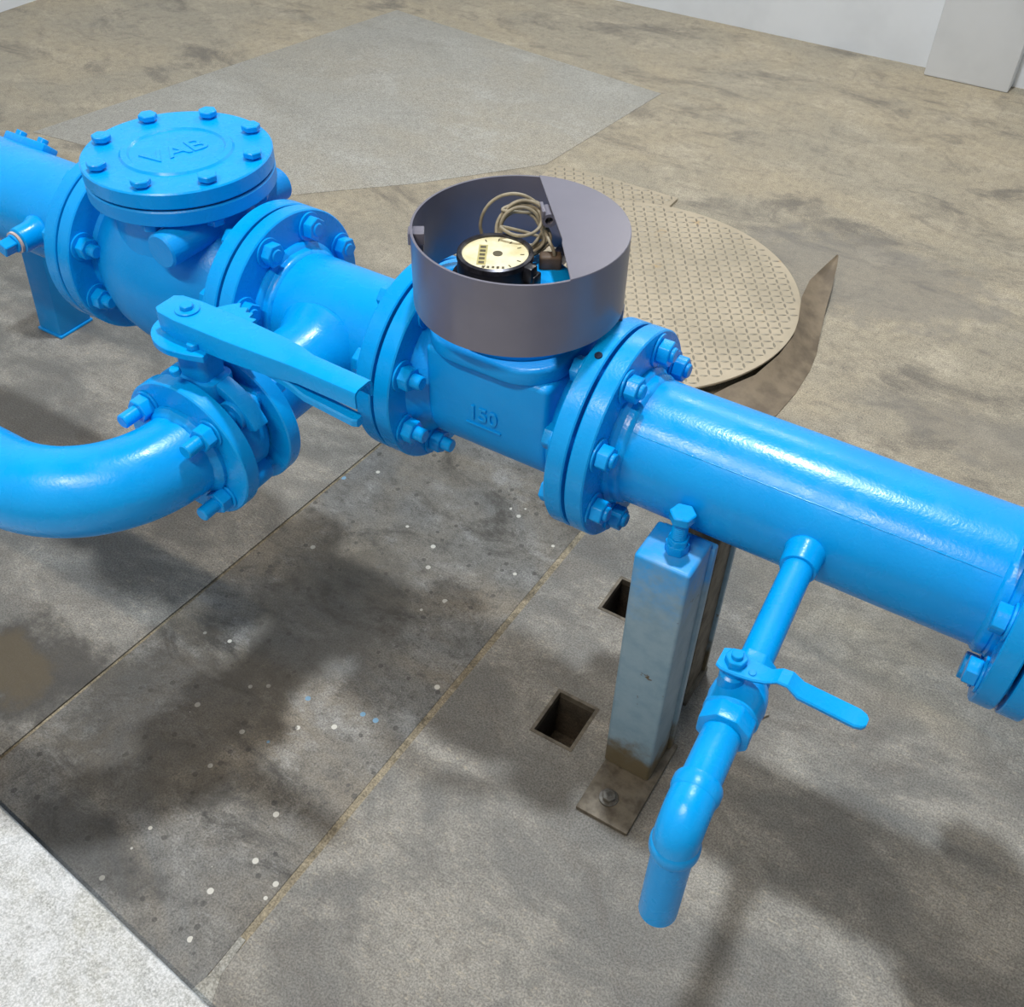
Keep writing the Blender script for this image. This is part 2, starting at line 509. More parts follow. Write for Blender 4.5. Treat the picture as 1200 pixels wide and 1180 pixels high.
part('joint_filler', prism(NB(), [(j1(-1200) - 3.2, -1200), (j1(-1200) + 3.2, -1200), (j1(YS) + 3.2, YS), (j1(YS) - 3.2, YS)], H0 - 9, H0 - 3.5), C_JOINT, floor, 'dark filler in the left hand joint')
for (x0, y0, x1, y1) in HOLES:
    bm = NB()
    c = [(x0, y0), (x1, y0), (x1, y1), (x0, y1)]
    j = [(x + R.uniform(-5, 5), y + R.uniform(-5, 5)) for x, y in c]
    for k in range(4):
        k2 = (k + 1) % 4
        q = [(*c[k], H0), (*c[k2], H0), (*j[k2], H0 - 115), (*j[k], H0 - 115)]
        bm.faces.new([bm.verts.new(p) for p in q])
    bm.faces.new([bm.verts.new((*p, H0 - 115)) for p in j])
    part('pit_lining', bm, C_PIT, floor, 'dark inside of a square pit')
    bm = NB()
    lo = [(-8, -8), (8, -8), (8, 8), (-8, 8)]
    ring = [[bm.verts.new((x + q[0] * f / 8, y + q[1] * f / 8, z)) for (x, y), q in zip(c, lo)] for f, z in ((6, H0 - 10), (5, H0 + 0.8), (-0.6, H0 + 0.8), (-1, H0 - 12))]
    for q in range(4):
        for k in range(4):
            bm.faces.new((ring[q][k], ring[q][(k + 1) % 4], ring[(q + 1) % 4][(k + 1) % 4], ring[(q + 1) % 4][k]))
    part('pit_edging', bm, STEEL, floor, 'steel edging around a square pit')
part('cement_smear', prism(NB(), [(-41, -640), (-31, -640), (-27, -690), (-21, -704), (-14, -722), (6, -745), (20, -800), (-60, -800), (-46, -722), (-41, -700)], H0 - 1, H0 + 0.9, None, 0.5, 1), C_SMEAR, floor, 'pale cement smear at the near end of the joint')
bm = prism(NB(), [(-2031, 2433), (-2309, 900), (-1391, 1007), (-1112, 1286), (-862, 1600), (-801, 2279)], H0 - 1, H0 + 1.6, None, 1.4, 2)
part('screed_patch', bm, C_PATCH, floor, 'smooth pale grey screed patch with a raised edge')
bm = prism(NB(), [(-2300, -1700), (1500, -1700), (1500, -882), (-2300, -502)], H0, H0 + 35, None, 6, 3)
for v in bm.verts:
    v.co.z += R.uniform(-1.2, 1.2)
    if v.co.y > -1000:
        v.co.y += R.uniform(-3, 3)
plinth = part('concrete_plinth', bm, C_PLINTH, base=(0, -1000, H0))
tag(plinth, 'pale rough cement plinth edge in the near left corner', 'plinth')
WT = 150
def wallbox(name, a, b, mat, label):
    o = struct(part(name, box(NB(), a, b), mat, base=(a[0], a[1], a[2])))
    o['label'] = label
    return o
wallbox('wall_back', (XL - WT, YB, H0), (XR + WT, YB + WT, 4700), WALL, 'pale grey painted wall at the back')
wallbox('wall_left', (XL - WT, YF, H0), (XL, YB, 4700), WALL, 'pale grey painted wall at the left')
wallbox('wall_right', (XR, YF, H0), (XR + WT, YB, 4700), WALL, 'pale grey painted wall at the right')
wallbox('wall_front', (XL - WT, YF - WT, H0), (XR + WT, YF, 4700), WALL, 'pale grey painted wall behind the viewer')
wallbox('ceiling', (XL - WT, YF - WT, 4700), (XR + WT, YB + WT, 4800), CEIL, 'grey sheet ceiling')
o = struct(part('trim_1', box(NB(), (-92, 2960, H0), (200, YB, 4700), 6), WALL, base=(50, 2990, H0)))
o['label'] = 'pale grey square pier projecting from the back wall'

# lamps
t = thing('high_bay_lamp', 'round white high bay lamp hung over the pipes', 'lamp', (HB[0] * 1000, HB[1] * 1000, HB[2] * 1000 - AX))
hz = HB[2] * 1000 - AX
part('lamp_shade', lathe(NB(), [(168, 2), (200, 4), (150, 70), (60, 110), (0, 112), ], (HB[0] * 1000, HB[1] * 1000, hz), (0, 0, 1)), LAMPW, t)
part('hanging_rod', lathe(NB(), disc_prof(8, 105, 4700 - hz, 0.5), (HB[0] * 1000, HB[1] * 1000, hz), (0, 0, 1), 12), LAMPW, t)
for nm, L, lb in (('tube_lamp', TF, 'white tube lamp hung behind the viewer'), ('tube_lamp', TW, 'white tube lamp high on the back wall')):
    x, y, z = L[0] * 1000, L[1] * 1000, L[2] * 1000 - AX
    t = thing(nm, lb, 'lamp', (x, y, z))
    s = 1 if y > 0 else -1
    part('lamp_body', box(NB(), (x - 620, min(y + s * 30, y + s * 62), z - 5), (x + 620, max(y + s * 30, y + s * 62), z + 70), 6), LAMPW, t)
    if s > 0:
        part('wall_bracket', box(NB(), (x - 30, y + 60, z + 10), (x + 30, YB + 2, z + 40), 2), LAMPW, t)
    else:
        for q in (-450, 450):
            part('hanging_rod', lathe(NB(), disc_prof(5, 60, 4700 - z, 0.5), (x + q, y - 45, z), (0, 0, 1), 10), LAMPW, t)

# ------------------------------------------------------------------ right hand pipe spool
xFR, xFL, xFC, xFA, xFE = 150, -143, -418, -747, 691
B_FR = bolt_mesh('flange_bolt_short', FT + GAP, tail=5)
B_LONG = bolt_mesh('flange_bolt_long', FT + GAP, tail=15)
B_HEAD = bolt_mesh('flange_bolt_headed', FT + GAP, tail=14, headh=15)
sp = thing('flanged_pipe', 'wide blue flanged pipe between the meter and the right edge', 'pipe', (420, 0, -84), 'blue flanged pipe sections')
part('pipe_barrel', lathe(NB(), pipe_prof(84, xFR + GAP + 6, xFE - GAP - 6), seg=128), BLUE, sp)
bm = NB()
a = math.radians(43)                       # the pipe's long seam
sweep(bm, [(x, -83.5 * math.cos(a) + 0.2 * R.uniform(-1, 1), 83.5 * math.sin(a) + 0.2 * R.uniform(-1, 1)) for x in range(196, 646, 6)], 0.95, 14)
part('seam_ridge', bm, BLUE_GLOSS, sp, 'fine raised seam along the pipe')
f = flange(sp, xFR + GAP, xFR + GAP + FT)
put_bolts(f, B_FR, (xFR, 0, 0), (1, 0, 0), 117, A8)
weld(sp, xFR + GAP + FT)
f = flange(sp, xFE - GAP - FT, xFE - GAP)
put_bolts(f, B_HEAD, (xFE, 0, 0), (1, 0, 0), 117, A8)
weld(sp, xFE - GAP - FT, -1, 90)
# fitting that carries on past the right edge
ft = thing('flanged_fitting', 'blue pipe fitting flange cut off at the right edge', 'pipe fitting', (760, 0, -142))
flange(ft, xFE + GAP, xFE + GAP + FT, 70)
gasket(ft, xFE)
part('fitting_body', lathe(NB(), [(78, xFE + 6), (92, xFE + 24), (86, xFE + 50), (84, xFE + 80), (84, 1500), (78, 1500)], seg=96), BLUE, ft)

# ------------------------------------------------------------------ water meter
mt = thing('water_meter', 'blue cast water meter marked 150 under the grey guard', 'water meter', (0, 0, -142))
f = flange(mt, xFL + GAP, xFL + GAP + FT, 70, label='left flange of the meter')
gasket(mt, xFL)
f2 = flange(mt, xFR - GAP - FT, xFR - GAP, 70, label='right flange of the meter')
gasket(mt, xFR)
bm = NB()
lathe(bm, [(70, xFL + 6), (104, xFL + GAP + FT - 1), (98, xFL + FT + 8), (88, xFL + FT + 20), (84, -70), (84, 76), (90, xFR - FT - 20), (100, xFR - FT - 8), (106, xFR - FT - GAP + 1), (70, xFR - 6)], seg=96)
U = [(-92, 96)] + [(-92 * math.cos(q * PI / 24), -92 * math.sin(q * PI / 24) * 0.97) for q in range(0, 25)] + [(92, 96)]
prism(bm, U[::-1], -90, 94, frame((2, 0, 0), (1, 0, 0), (0, 1, 0)), 9, 3)
part('meter_body', bm, BLUE_FLAT, mt)
bm = NB()
prism(bm, rrect(99, 104, 62), 92, 118, frame((0, 0, 0), (0, 0, 1), (1, 0, 0)), 6, 3)
part('head_plate', bm, BLUE_FLAT, mt)
bm = lathe(NB(), [(0, 110), (96, 112), (96, 128), (90, 136), (84, 150), (80, 160), (62, 176), (50, 182), (0, 184)], (0, 0, 0), (0, 0, 1))
part('meter_head', bm, BLUE_FLAT, mt)
put = frame((4, -93.0, 20), (0, -1, 0), (1, 0, 0.0))
text('150', 30, 3.0, frame((2, -92.5, 17), (0, -1, 0), (1, 0, 0)), BLUE_FLAT, mt, 'cast_numerals')
part('cast_underline', box(NB(), (-24, -94.5, -3), (30, -90, 0), 0.8), BLUE_FLAT, mt)
part('rim_hole_disc', lathe(NB(), disc_prof(5, 140, 144.5, 0.5), (xFR - 14, 0, 0), (0, -0.30, 0.95), 16), GASKET, mt, 'small dark disc standing in for a hole in the right flange rim')  # dark disc added in place of a small hole in the rim
# register
RC = (-23, -25, 0)
reg = part('register_housing', lathe(NB(), [(0, 170), (52, 172), (54, 184), (47, 188), (46, 212), (43, 214), (0, 212)], RC, (0, 0, 1), 72), BLACK, mt, 'black register housing with a round dial')
bm = NB()
lathe(bm, [(41, 211), (41, 217), (43, 218.5), (46.5, 217), (47.5, 211)], RC, (0, 0, 1), 72, closed=True)
part('register_bezel', bm, BEZEL, reg, 'worn dark metal ring round the dial')
part('dial_face', lathe(NB(), disc_prof(41.5, 211, 214, 0.3), RC, (0, 0, 1), 64), DIAL, reg, 'cream dial face with small counters')
VX = Vector((0.78, 0.42, 0)).normalized()
DM = frame((RC[0], RC[1], 214.2), (0, 0, 1), VX)
bm = NB()
box(bm, (-21, -26, 0), (-10, 20, 0.4), 0, DM)
part('dial_print', bm, INK2, reg, 'olive counter strip printed on the dial')
bm = NB()
for yy in (-24, -15, -6, 3, 12):
    box(bm, (-19, yy, 0.4), (-12, yy + 5, 0.7), 0, DM)
prism(bm, ngon(20, 6, 0, (3, 1)), 0, 0.5, DM)
for k in range(9):
    a = math.radians(-110 + 28 * k)
    M = DM @ Matrix.Translation((33 * math.cos(a), 33 * math.sin(a), 0)) @ Matrix.Rotation(a, 4, 'Z')
    box(bm, (-2.5, -0.6, 0), (2.5, 0.6, 0.4), 0, M)
for k in range(5):
    box(bm, (-14 + 6 * k, -33, 0), (-11 + 6 * k, -29, 0.4), 0, DM)
part('dial_figures', bm, INK, reg, kind='stuff')
bm = NB()
box(bm, (-7, 44, 196), (7, 58, 216), 2, frame((RC[0], RC[1], 0), (0, 0, 1), (-0.42, -0.78, 0)) @ Matrix.Rotation(math.radians(25), 4, 'Z'))
part('register_lug', bm, BLACK, reg)
bm = NB()
box(bm, (-5, -60, 182), (12, -44, 204), 2, frame((RC[0], RC[1], 0), (0, 0, 1), VX) @ Matrix.Rotation(math.radians(60), 4, 'Z'))
part('register_lug', bm, BLACK, reg)
sn = part('pulse_sensor', box(NB(), (-14, -9, 176), (14, 9, 200), 4, frame((22, 34, 0), (0, 0, 1), (0.8, 0.5, 0)), 3), BROWN, mt, 'brown pulse sensor behind the dial')

# cable coil standing behind the register
cb = []
def loop(cx, cy, cz, rr, tilt, az, a0, a1, n, squash=1.0):
    ex = Vector((math.cos(az), math.sin(az), 0))
    ey = Vector((-math.sin(az) * math.cos(tilt), math.cos(az) * math.cos(tilt), math.sin(tilt)))
    for k in range(n + 1):
        a = math.radians(a0 + (a1 - a0) * k / n)
        q = Vector((cx, cy, cz)) + ex * rr * math.cos(a) + ey * rr * squash * math.sin(a)
        cb.append(tuple(q))
cb.append((24, 36, 190))
cb.append((26, 34, 205))
for k in range(8):
    loop(-25 + R.uniform(-4, 4), 40 + R.uniform(-5, 5), 218 + R.uniform(-4, 4), 29 + R.uniform(-4, 5), math.radians(62 + R.uniform(-14, 14)), 0.5 + R.uniform(-0.15, 0.15), 20, 340, 11)
loop(-23, 35, 233, 26, math.radians(20), 0.5, -150, 150, 9)
loop(-38, 42, 214, 42, math.radians(75), 0.5, 30, 200, 8)
cb.append((-70, 10, 186))
cb.append((-52, -2, 180))
part('cable', sweep(NB(), spline(cb, 8), 2.2, 10), CABLE, None, base=(-10, 30, 184))
cable = bpy.data.objects['cable']
cable.name = 'coiled_cable'
tag(cable, 'grey cable coiled up behind the dial inside the guard', 'cable')
# ------------------------------------------------------------------ grey guard
gd = thing('meter_guard', 'round grey painted metal guard with half lid over the dial', 'meter guard', (0, 0, 150))
DR, DZ0, DZ1 = 133.4, 150, 247
part('guard_wall', lathe(NB(), [(DR - 3, DZ0), (DR, DZ0), (DR, DZ1), (DR - 3, DZ1)], (-2, -1, 0), (0, 0, 1), 128, closed=True), GREY, gd)
a0, a1 = math.atan2(123, -47), math.atan2(-71, 105)
pl = [(-2 + (DR - 0.2) * math.cos(a1 + (a0 - a1) * k / 48), -1 + (DR - 0.2) * math.sin(a1 + (a0 - a1) * k / 48)) for k in range(49)]
pl += [(56, -2), (60, -10)]
part('half_lid', prism(NB(), pl, DZ1 - 1, DZ1 + 1.5, None, 0.6, 1), GREY, gd, 'half moon lid welded to the guard')
for p, az in (((2, 58, 235), 128),):
    bm = NB()
    Mh = frame(p, (math.cos(math.radians(az)), math.sin(math.radians(az)), 0))
    lathe(bm, [(5, -13), (9, -13), (9, 13), (5, 13)], p, (math.cos(math.radians(az)), math.sin(math.radians(az)), 0), 20, closed=True)
    box(bm, (2, -9, -13), (13, -5, 13), 0.5, Mh)
    part('hinge_knuckle', bm, GREY, gd)
bm = NB()
Ml = frame((-104, -68, 232), (0, 0, 1), (0.83, 0.55, 0))
box(bm, (-14, -10, -6), (6, 10, 10), 1.5, Ml)
box(bm, (-10, 2, -28), (4, 9, -6), 1.0, Ml)
part('latch_tab', bm, GREY, gd)
for az in (20, 55, 95):
    part('guard_bracket', box(NB(), (88, -9, 136), (132, 9, 152), 1, Matrix.Rotation(math.radians(az), 4, 'Z')), GREY, gd)

# ------------------------------------------------------------------ tee section
te = thing('tee_pipe', 'blue tee pipe with branch between check valve and meter', 'pipe', (-290, 0, -84), 'blue flanged pipe sections')
XB = -288
part('pipe_barrel', lathe(NB(), pipe_prof(84, xFC + 8, xFL - 8), seg=128), BLUE, te)
bm = lathe(NB(), [(66, 60), (72, 70), (66, 82), (56.5, 100), (56, 250), (52, 250)], (XB, 0, 0), (0, -1, 0), 72)
part('branch_pipe', bm, BLUE, te)
f = flange(te, xFC + GAP, xFC + GAP + FT)
put_bolts(f, bolt_mesh('flange_bolt_round', FT + GAP, tail=2, hexr=18, nh=15), (xFC, 0, 0), (1, 0, 0), 117, A8)
weld(te, xFC + GAP + FT, 1, 96)
f = flange(te, xFL - GAP - FT, xFL - GAP)
put_bolts(f, B_LONG, (xFL, 0, 0), (1, 0, 0), 117, A8)
weld(te, xFL - GAP - FT, -1, 90)
BR = 98.5
fb = part('branch_flange', lathe(NB(), disc_prof(BR, 232, 254, 1.8, 54), (XB, 0, 0), (0, -1, 0), 88, closed=True), BLUE, te)
part('weld_bead', lathe(NB(), [(56, 222), (62, 224), (64, 228), (62, 233), (56, 234)], (XB, 0, 0), (0, -1, 0), 72, 0.5), BLUE, te)

# ------------------------------------------------------------------ bypass elbow
el = thing('elbow_pipe', 'blue elbow pipe curving away left from the lever valve', 'pipe', (-400, -430, -57))
RB = 152
pts = [(XB, -316, 0), (XB, -345, 0)]
for k in range(1, 25):
    a = PI / 2 * k / 24
    pts.append((XB - RB + RB * math.cos(a), -345 - RB * math.sin(a), 0))
pts += [(-520, -497, 0), (-800, -497, 0), (-1500, -497, 0)]
part('elbow_barrel', sweep(NB(), pts, 56, 64), BLUE, el)
fe = part('flange', lathe(NB(), disc_prof(BR, 312, 335, 1.8, 54), (XB, 0, 0), (0, -1, 0), 88, closed=True), BLUE, el)
part('weld_bead', lathe(NB(), [(55, 333), (65, 335), (65, 340), (60, 346), (55, 348)], (XB, 0, 0), (0, -1, 0), 72, 0.6), BLUE, el)
B_BR = bolt_mesh('branch_stud', 51.5, rs=9.5, hexr=16.5, nh=17, tail=24, wr=19, headh=14, tail2=12)
put_bolts(fe, B_BR, (XB, -283.5, 0), (0, -1, 0), 74, [45 + 90 * k for k in range(4)], 'stud')

# ------------------------------------------------------------------ butterfly valve with lever
bv = thing('butterfly_valve', 'blue wafer valve with long lever between branch flanges', 'valve', (XB, -279, -80))
bm = lathe(NB(), [(50, 256), (66, 256), (70, 262), (70, 304), (66, 310), (50, 310)], (XB, 0, 0), (0, -1, 0), 72, closed=True)
part('valve_body', bm, BLUE_FLAT, bv)
for q in range(4):
    a = math.radians(45 + 90 * q)
    bm = NB()
    c = (XB + 74 * math.sin(a), 0, 74 * math.cos(a))
    lathe(bm, [(10, 266), (19, 266), (20, 268), (20, 298), (19, 300), (10, 300)], c, (0, -1, 0), 28, closed=True)
    bx = frame((XB, -283, 0), (0, -1, 0), (math.sin(a), 0, math.cos(a)))
    box(bm, (60, -13, -15), (74, 13, 15), 2, bx)
    part('body_lug', bm, BLUE_FLAT, bv)
bm = NB()
arc = []
for q in range(-13, 14):
    a = math.radians(q * 5)
    arc.append((96 * math.sin(a), 96 * math.cos(a)))
arc += [(82 * math.sin(math.radians(q * 5)), 82 * math.cos(math.radians(q * 5))) for q in range(13, -14, -1)]
prism(bm, [(p[1], -p[0]) for p in arc][::-1], -12, 12, frame((XB, -283, 0), (0, -1, 0), (0, 0, 1)), 2, 2)
part('body_rim', bm, BLUE_FLAT, bv)
bm = NB()
prism(bm, rrect(23, 20, 10, 5), 66, 138, frame((XB, -283, 0), (0, 0, 1), (1, 0, 0)), 2, 2)
prism(bm, rrect(33, 24, 14, 5), 60, 92, frame((XB, -283, 0), (0, 0, 1), (1, 0, 0)), 3, 2)
part('valve_neck', bm, BLUE_FLAT, bv)
# notched top plate
pp = []
for q in range(0, 19):
    a = math.radians(110 + 165 * q / 18)
    pp.append((52 * math.cos(a), 46 * math.sin(a)))
pp += [(26, -42), (50, -34), (44, -14), (52, -4)]
for q in range(0, 17):
    a = math.radians(2 + 88 * q / 16)
    rr = 78 if q % 2 else 70
    pp.append((rr * math.cos(a), rr * math.sin(a)))
prism_bm = NB()
SX, SY = -300, -275
prism(prism_bm, pp, 134, 143, frame((SX, SY, 0), (0, 0, 1), (1, 0, 0)), 0.8, 1)
part('notch_plate', prism_bm, BLUE, bv, 'toothed plate under the lever')
part('plate_screw', prism(NB(), ngon(6, 8), 143, 151, frame((-272, -301, 0), (0, 0, 1), (1, 0, 0)), 1, 1), BLUE, bv)
part('plate_screw', prism(NB(), ngon(6, 7), 108, 118, frame((-285, -303, 8), (0, -0.2, 1), (1, 0, 0)), 1, 1), BLUE, bv)
# lever: inverted channel
sec = [(-336, 17, 172, 20), (-328, 22, 172, 26), (-300, 25, 172, 30), (-220, 24, 172, 30), (-160, 21, 172, 28), (-135, 18.5, 171, 25), (-120, 17, 170, 23), (-37, 16, 168, 23)]
bm = NB()
rings = []
for x, hw, zt, h in sec:
    c = min(7, hw * 0.4) if x > -130 else 3.0
    tk = 3.0
    P = [(-hw, zt - h), (-hw, zt - c), (-hw + c * 0.3, zt - c * 0.3), (-hw + c, zt), (hw - c, zt), (hw - c * 0.3, zt - c * 0.3), (hw, zt - c), (hw, zt - h),
         (hw - tk, zt - h), (hw - tk, zt - c), (hw - c, zt - tk), (-hw + c, zt - tk), (-hw + tk, zt - c), (-hw + tk, zt - h)]
    rings.append([bm.verts.new((x, SY + p[0], p[1])) for p in P])
for a, b in zip(rings, rings[1:]):
    for k in range(14):
        bm.faces.new((a[k], a[(k + 1) % 14], b[(k + 1) % 14], b[k]))
bm.faces.new(rings[0])
bm.faces.new(rings[-1][::-1])
lv = part('lever', bm, BLUE, bv, 'long channel lever')
bm = NB()
lathe(bm, disc_prof(15, 172, 174.5, 0.6), (SX, SY, 0), (0, 0, 1), 28)
prism(bm, ngon(6, 8.5), 174, 180, frame((SX, SY, 0), (0, 0, 1)), 0.8, 1)
lathe(bm, disc_prof(9, 136, 174, 0.4), (SX, SY, 0), (0, 0, 1), 20)
part('stem_nut', bm, BLUE, lv)
bm = NB()
rings = []
for x, y, z in ((-262, SY - 9, 153), (-190, SY - 9, 148), (-135, SY - 10, 139), (-112, SY - 11, 131), (-42, SY - 12, 126), (-37, SY - 12, 125)):
    hw = 8.5 if x < -40 else 5
    rings.append([bm.verts.new((x, y + p, z + q)) for p, q in ((-hw, -4), (-hw + 2, -6), (hw - 2, -6), (hw, -4), (hw, 3), (hw - 2, 5), (-hw + 2, 5), (-hw, 3))])
for a, b in zip(rings, rings[1:]):
    for k in range(8):
        bm.faces.new((a[k], a[(k + 1) % 8], b[(k + 1) % 8], b[k]))
bm.faces.new(rings[0])
bm.faces.new(rings[-1][::-1])
part('release_trigger', bm, BLUE, lv, 'thin release trigger below the lever')

# ------------------------------------------------------------------ swing check valve
cv = thing('check_valve', 'blue swing check valve with large round bolted cover', 'valve', (-580, 0, -142))
CX = -585
flange(cv, xFA + GAP, xFA + GAP + FT, 70, label='left flange of the check valve')
gasket(cv, xFA)
flange(cv, xFC - GAP - FT, xFC - GAP, 70, label='right flange of the check valve')
gasket(cv, xFC)
bm = lathe(NB(), [(70, xFA + 6), (100, xFA + FT), (98, xFA + 36), (108, xFA + 52), (126, xFA + 90), (134, xFA + 130), (134, xFA + 175), (127, xFA + 215), (114, xFA + 250), (102, xFA + 275), (98, xFA + 295), (100, xFC - FT - 1), (70, xFC - 6)], seg=96)
part('valve_body', bm, BLUE_FLAT, cv)
bm = lathe(NB(), [(0, 60), (112, 62), (108, 100), (106, 130), (112, 142), (134.5, 142), (136.5, 144), (136.5, 163), (134.5, 165), (0, 165)], (CX, 0, 0), (0, 0, 1), 96)
part('bonnet_flange', bm, BLUE_FLAT, cv)
part('gasket', lathe(NB(), disc_prof(131, 164, 169, 0.3), (CX, 0, 0), (0, 0, 1), 80), GASKET, cv, 'thin gasket under the cover')
cvr = part('cover', lathe(NB(), [(0, 168), (134.5, 168), (136.5, 170), (136.5, 190), (134.5, 192), (82, 192), (79, 195), (70, 195), (67, 192.4), (0, 192.4)], (CX, 0, 0), (0, 0, 1), 112), BLUE, cv, 'round flat bolted cover')
me = bolt_mesh('cover_bolt', 25, rs=8, hexr=14.5, nh=8.5, tail=0.3, wr=8.5, headh=10)
put_bolts(cvr, me, (CX, 0, 167), (0, 0, 1), 116, [45 * k + 24 for k in range(8)], 'cover_bolt')
text('VAB', 52, 1.6, frame((CX + 4, -6, 192.8), (0, 0, 1), (0.30, 0.95, 0)), BLUE, cvr, 'cast_letters')
bm = NB()
lathe(bm, [(0, -130), (23, -130), (26, -127), (26, 118), (23, 121), (0, 121)], (-510, 0, 112), (0, 1, 0), 40)
part('hinge_pin_boss', bm, BLUE_FLAT, cv)

# ------------------------------------------------------------------ left hand pipe
lp = thing('flanged_pipe', 'blue flanged pipe with side plug at the left edge', 'pipe', (-1000, 0, -84), 'blue flanged pipe sections')
part('pipe_barrel', lathe(NB(), pipe_prof(84, -2600, xFA - 8), seg=128), BLUE, lp)
f = flange(lp, xFA - GAP - FT, xFA - GAP)
put_bolts(f, B_LONG, (xFA, 0, 0), (1, 0, 0), 117, A8)
weld(lp, xFA - GAP - FT, -1, 90)
bm = lathe(NB(), [(24, 70), (27, 80), (22, 92), (21, 118), (17, 120)], (-868, 0, 12), (0, -1, 0), 36)
part('plug_boss', bm, BLUE, lp)
pg = part('pipe_plug', prism(lathe(NB(), disc_prof(15, 112, 128, 0.8), (-868, 0, 12), (0, -1, 0), 28), ngon(4, 14, 0.4), 126, 150, frame((-868, 0, 12), (0, -1, 0)), 1.5, 1), BLUE, lp, 'square headed plug')
part('thread_tape', lathe(NB(), [(14, 121), (18, 121), (18, 125), (14, 125)], (-868, 0, 12), (0, -1, 0), 28, closed=True), PINK, pg, 'pale thread tape ring')
bm = NB()
Ms = frame((0, 0, 0), (0, 0.72, 0.70), (1, 0, 0))
box(bm, (-1085, -16, 80), (-985, 16, 96), 3, Ms)
for q in (-1065, -1010):
    prism(bm, ngon(6, 10, 0.2, (q, 0)), 95, 105, Ms, 1, 1)
part('clamp_lug', bm, BLUE, lp, 'small bolted lug on the far side of the pipe')

# ------------------------------------------------------------------ drain line with ball valve
P0 = Vector((440, -60, 0))
DV = Vector((22, -400, 0)).normalized()
dp = thing('drain_pipe', 'thin blue drain pipe screwed into the large pipe side', 'pipe', (445, -160, -24))
part('drain_socket', lathe(NB(), [(15, 12), (23, 12), (25, 24), (23, 28), (22.5, 50), (21, 53), (15, 53)], P0, DV, 44), BLUE, dp)
part('drain_tube', lathe(NB(), [(12, 40), (17.8, 40), (17.8, 215), (12, 215)], P0, DV, 44), BLUE, dp)
vl = thing('ball_valve', 'small blue ball valve with flat lever on the drain', 'valve', (455, -330, -30))
bm = NB()
prism(bm, ngon(8, 25, PI / 8), 206, 232, frame(P0, DV), 2, 2)
lathe(bm, [(12, 228), (21, 229), (26, 238), (29, 250), (30, 262), (29, 268), (29, 280), (26, 283), (12, 283)], P0, DV, 44)
part('valve_body', bm, BLUE, vl)
bm = NB()
prism(bm, ngon(8, 29, PI / 8), 281, 304, frame(P0, DV), 2.5, 2)
part('union_nut', bm, BLUE, vl)
PV = P0 + DV * 258 + Vector((-12, 0, 0))
bm = NB()
lathe(bm, [(0, 20), (13, 20), (13, 38), (10, 40), (10, 56), (0, 56)], PV, (0, 0, 1), 28)
part('stem', bm, BLUE, vl)
LX = Vector((1, 0.02, 0)).normalized()
LM = frame((PV.x, PV.y, 0), (0, 0, 1), LX)
hl = [(-16, 12, 54), (-10, 15, 54), (6, 15, 54), (22, 12.5, 54), (34, 10, 56), (44, 10, 64), (54, 10.5, 65), (66, 11, 57), (122, 11.5, 53), (129, 9, 52.5), (132, 5, 52)]
bm = NB()
rings = []
for x, hw, z in hl:
    k = 3.6 if x < 60 else 5.0
    P = [(-hw, z), (-hw + 1.5, z - k), (hw - 1.5, z - k), (hw, z), (hw - 1.5, z + 1.6), (-hw + 1.5, z + 1.6)]
    rings.append([bm.verts.new(LM @ Vector((x, p[0], p[1]))) for p in P])
for a, b in zip(rings, rings[1:]):
    for q in range(6):
        bm.faces.new((a[q], a[(q + 1) % 6], b[(q + 1) % 6], b[q]))
bm.faces.new(rings[0])
bm.faces.new(rings[-1][::-1])
hd = part('lever', bm, BLUE, vl, 'flat cranked lever')
bm = NB()
prism(bm, ngon(6, 11.5, 0.2), 55, 64, frame((PV.x, PV.y, 0), (0, 0, 1), LX), 1, 1)
lathe(bm, disc_prof(6, 60, 69, 0.8), (PV.x, PV.y, 0), (0, 0, 1), 18)
part('stem_nut', bm, BLUE, hd)
part('stop_pin', lathe(NB(), disc_prof(4, 54, 57, 0.5), (PV.x + 19, PV.y - 4, 0), (0, 0, 1), 14), BLUE_FLAT, hd)
ot = thing('drain_outlet', 'blue drain elbow turning down to an open spout', 'pipe', (462, -455, -195))
part('outlet_tube', lathe(NB(), [(14, 296), (20, 296), (20, 392), (14, 392)], P0, DV, 44), BLUE, ot)
c0 = P0 + DV * 376
pts = [P0 + DV * 372, P0 + DV * 382]
RE = 31
for k in range(1, 13):
    a = PI / 2 * k / 12
    pts.append(c0 + DV * 8 + DV * RE * math.sin(a) + Vector((0, 0, -RE + RE * math.cos(a))))
e = pts[-1]
pts.append(e + Vector((0, 0, -10)))
bm = sweep(NB(), pts, 22.8, 44)
lathe(bm, [(20, 366), (23.6, 366), (24.6, 369), (24.6, 378), (23.0, 383), (20, 384)], P0, DV, 44, closed=True)
lathe(bm, [(20, -3), (23.0, 0), (24.6, 5), (24.6, 14), (23.6, 17), (20, 17)], e + Vector((0, 0, 4)), (0, 0, -1), 44, closed=True)
part('outlet_elbow', bm, BLUE, ot)
zb = -172 - e.z
part('spout', lathe(NB(), [(17, 5), (20.3, 5), (20.3, -zb), (17, -zb), (17, 5)], e, (0, 0, -1), 44), BLUE, ot)

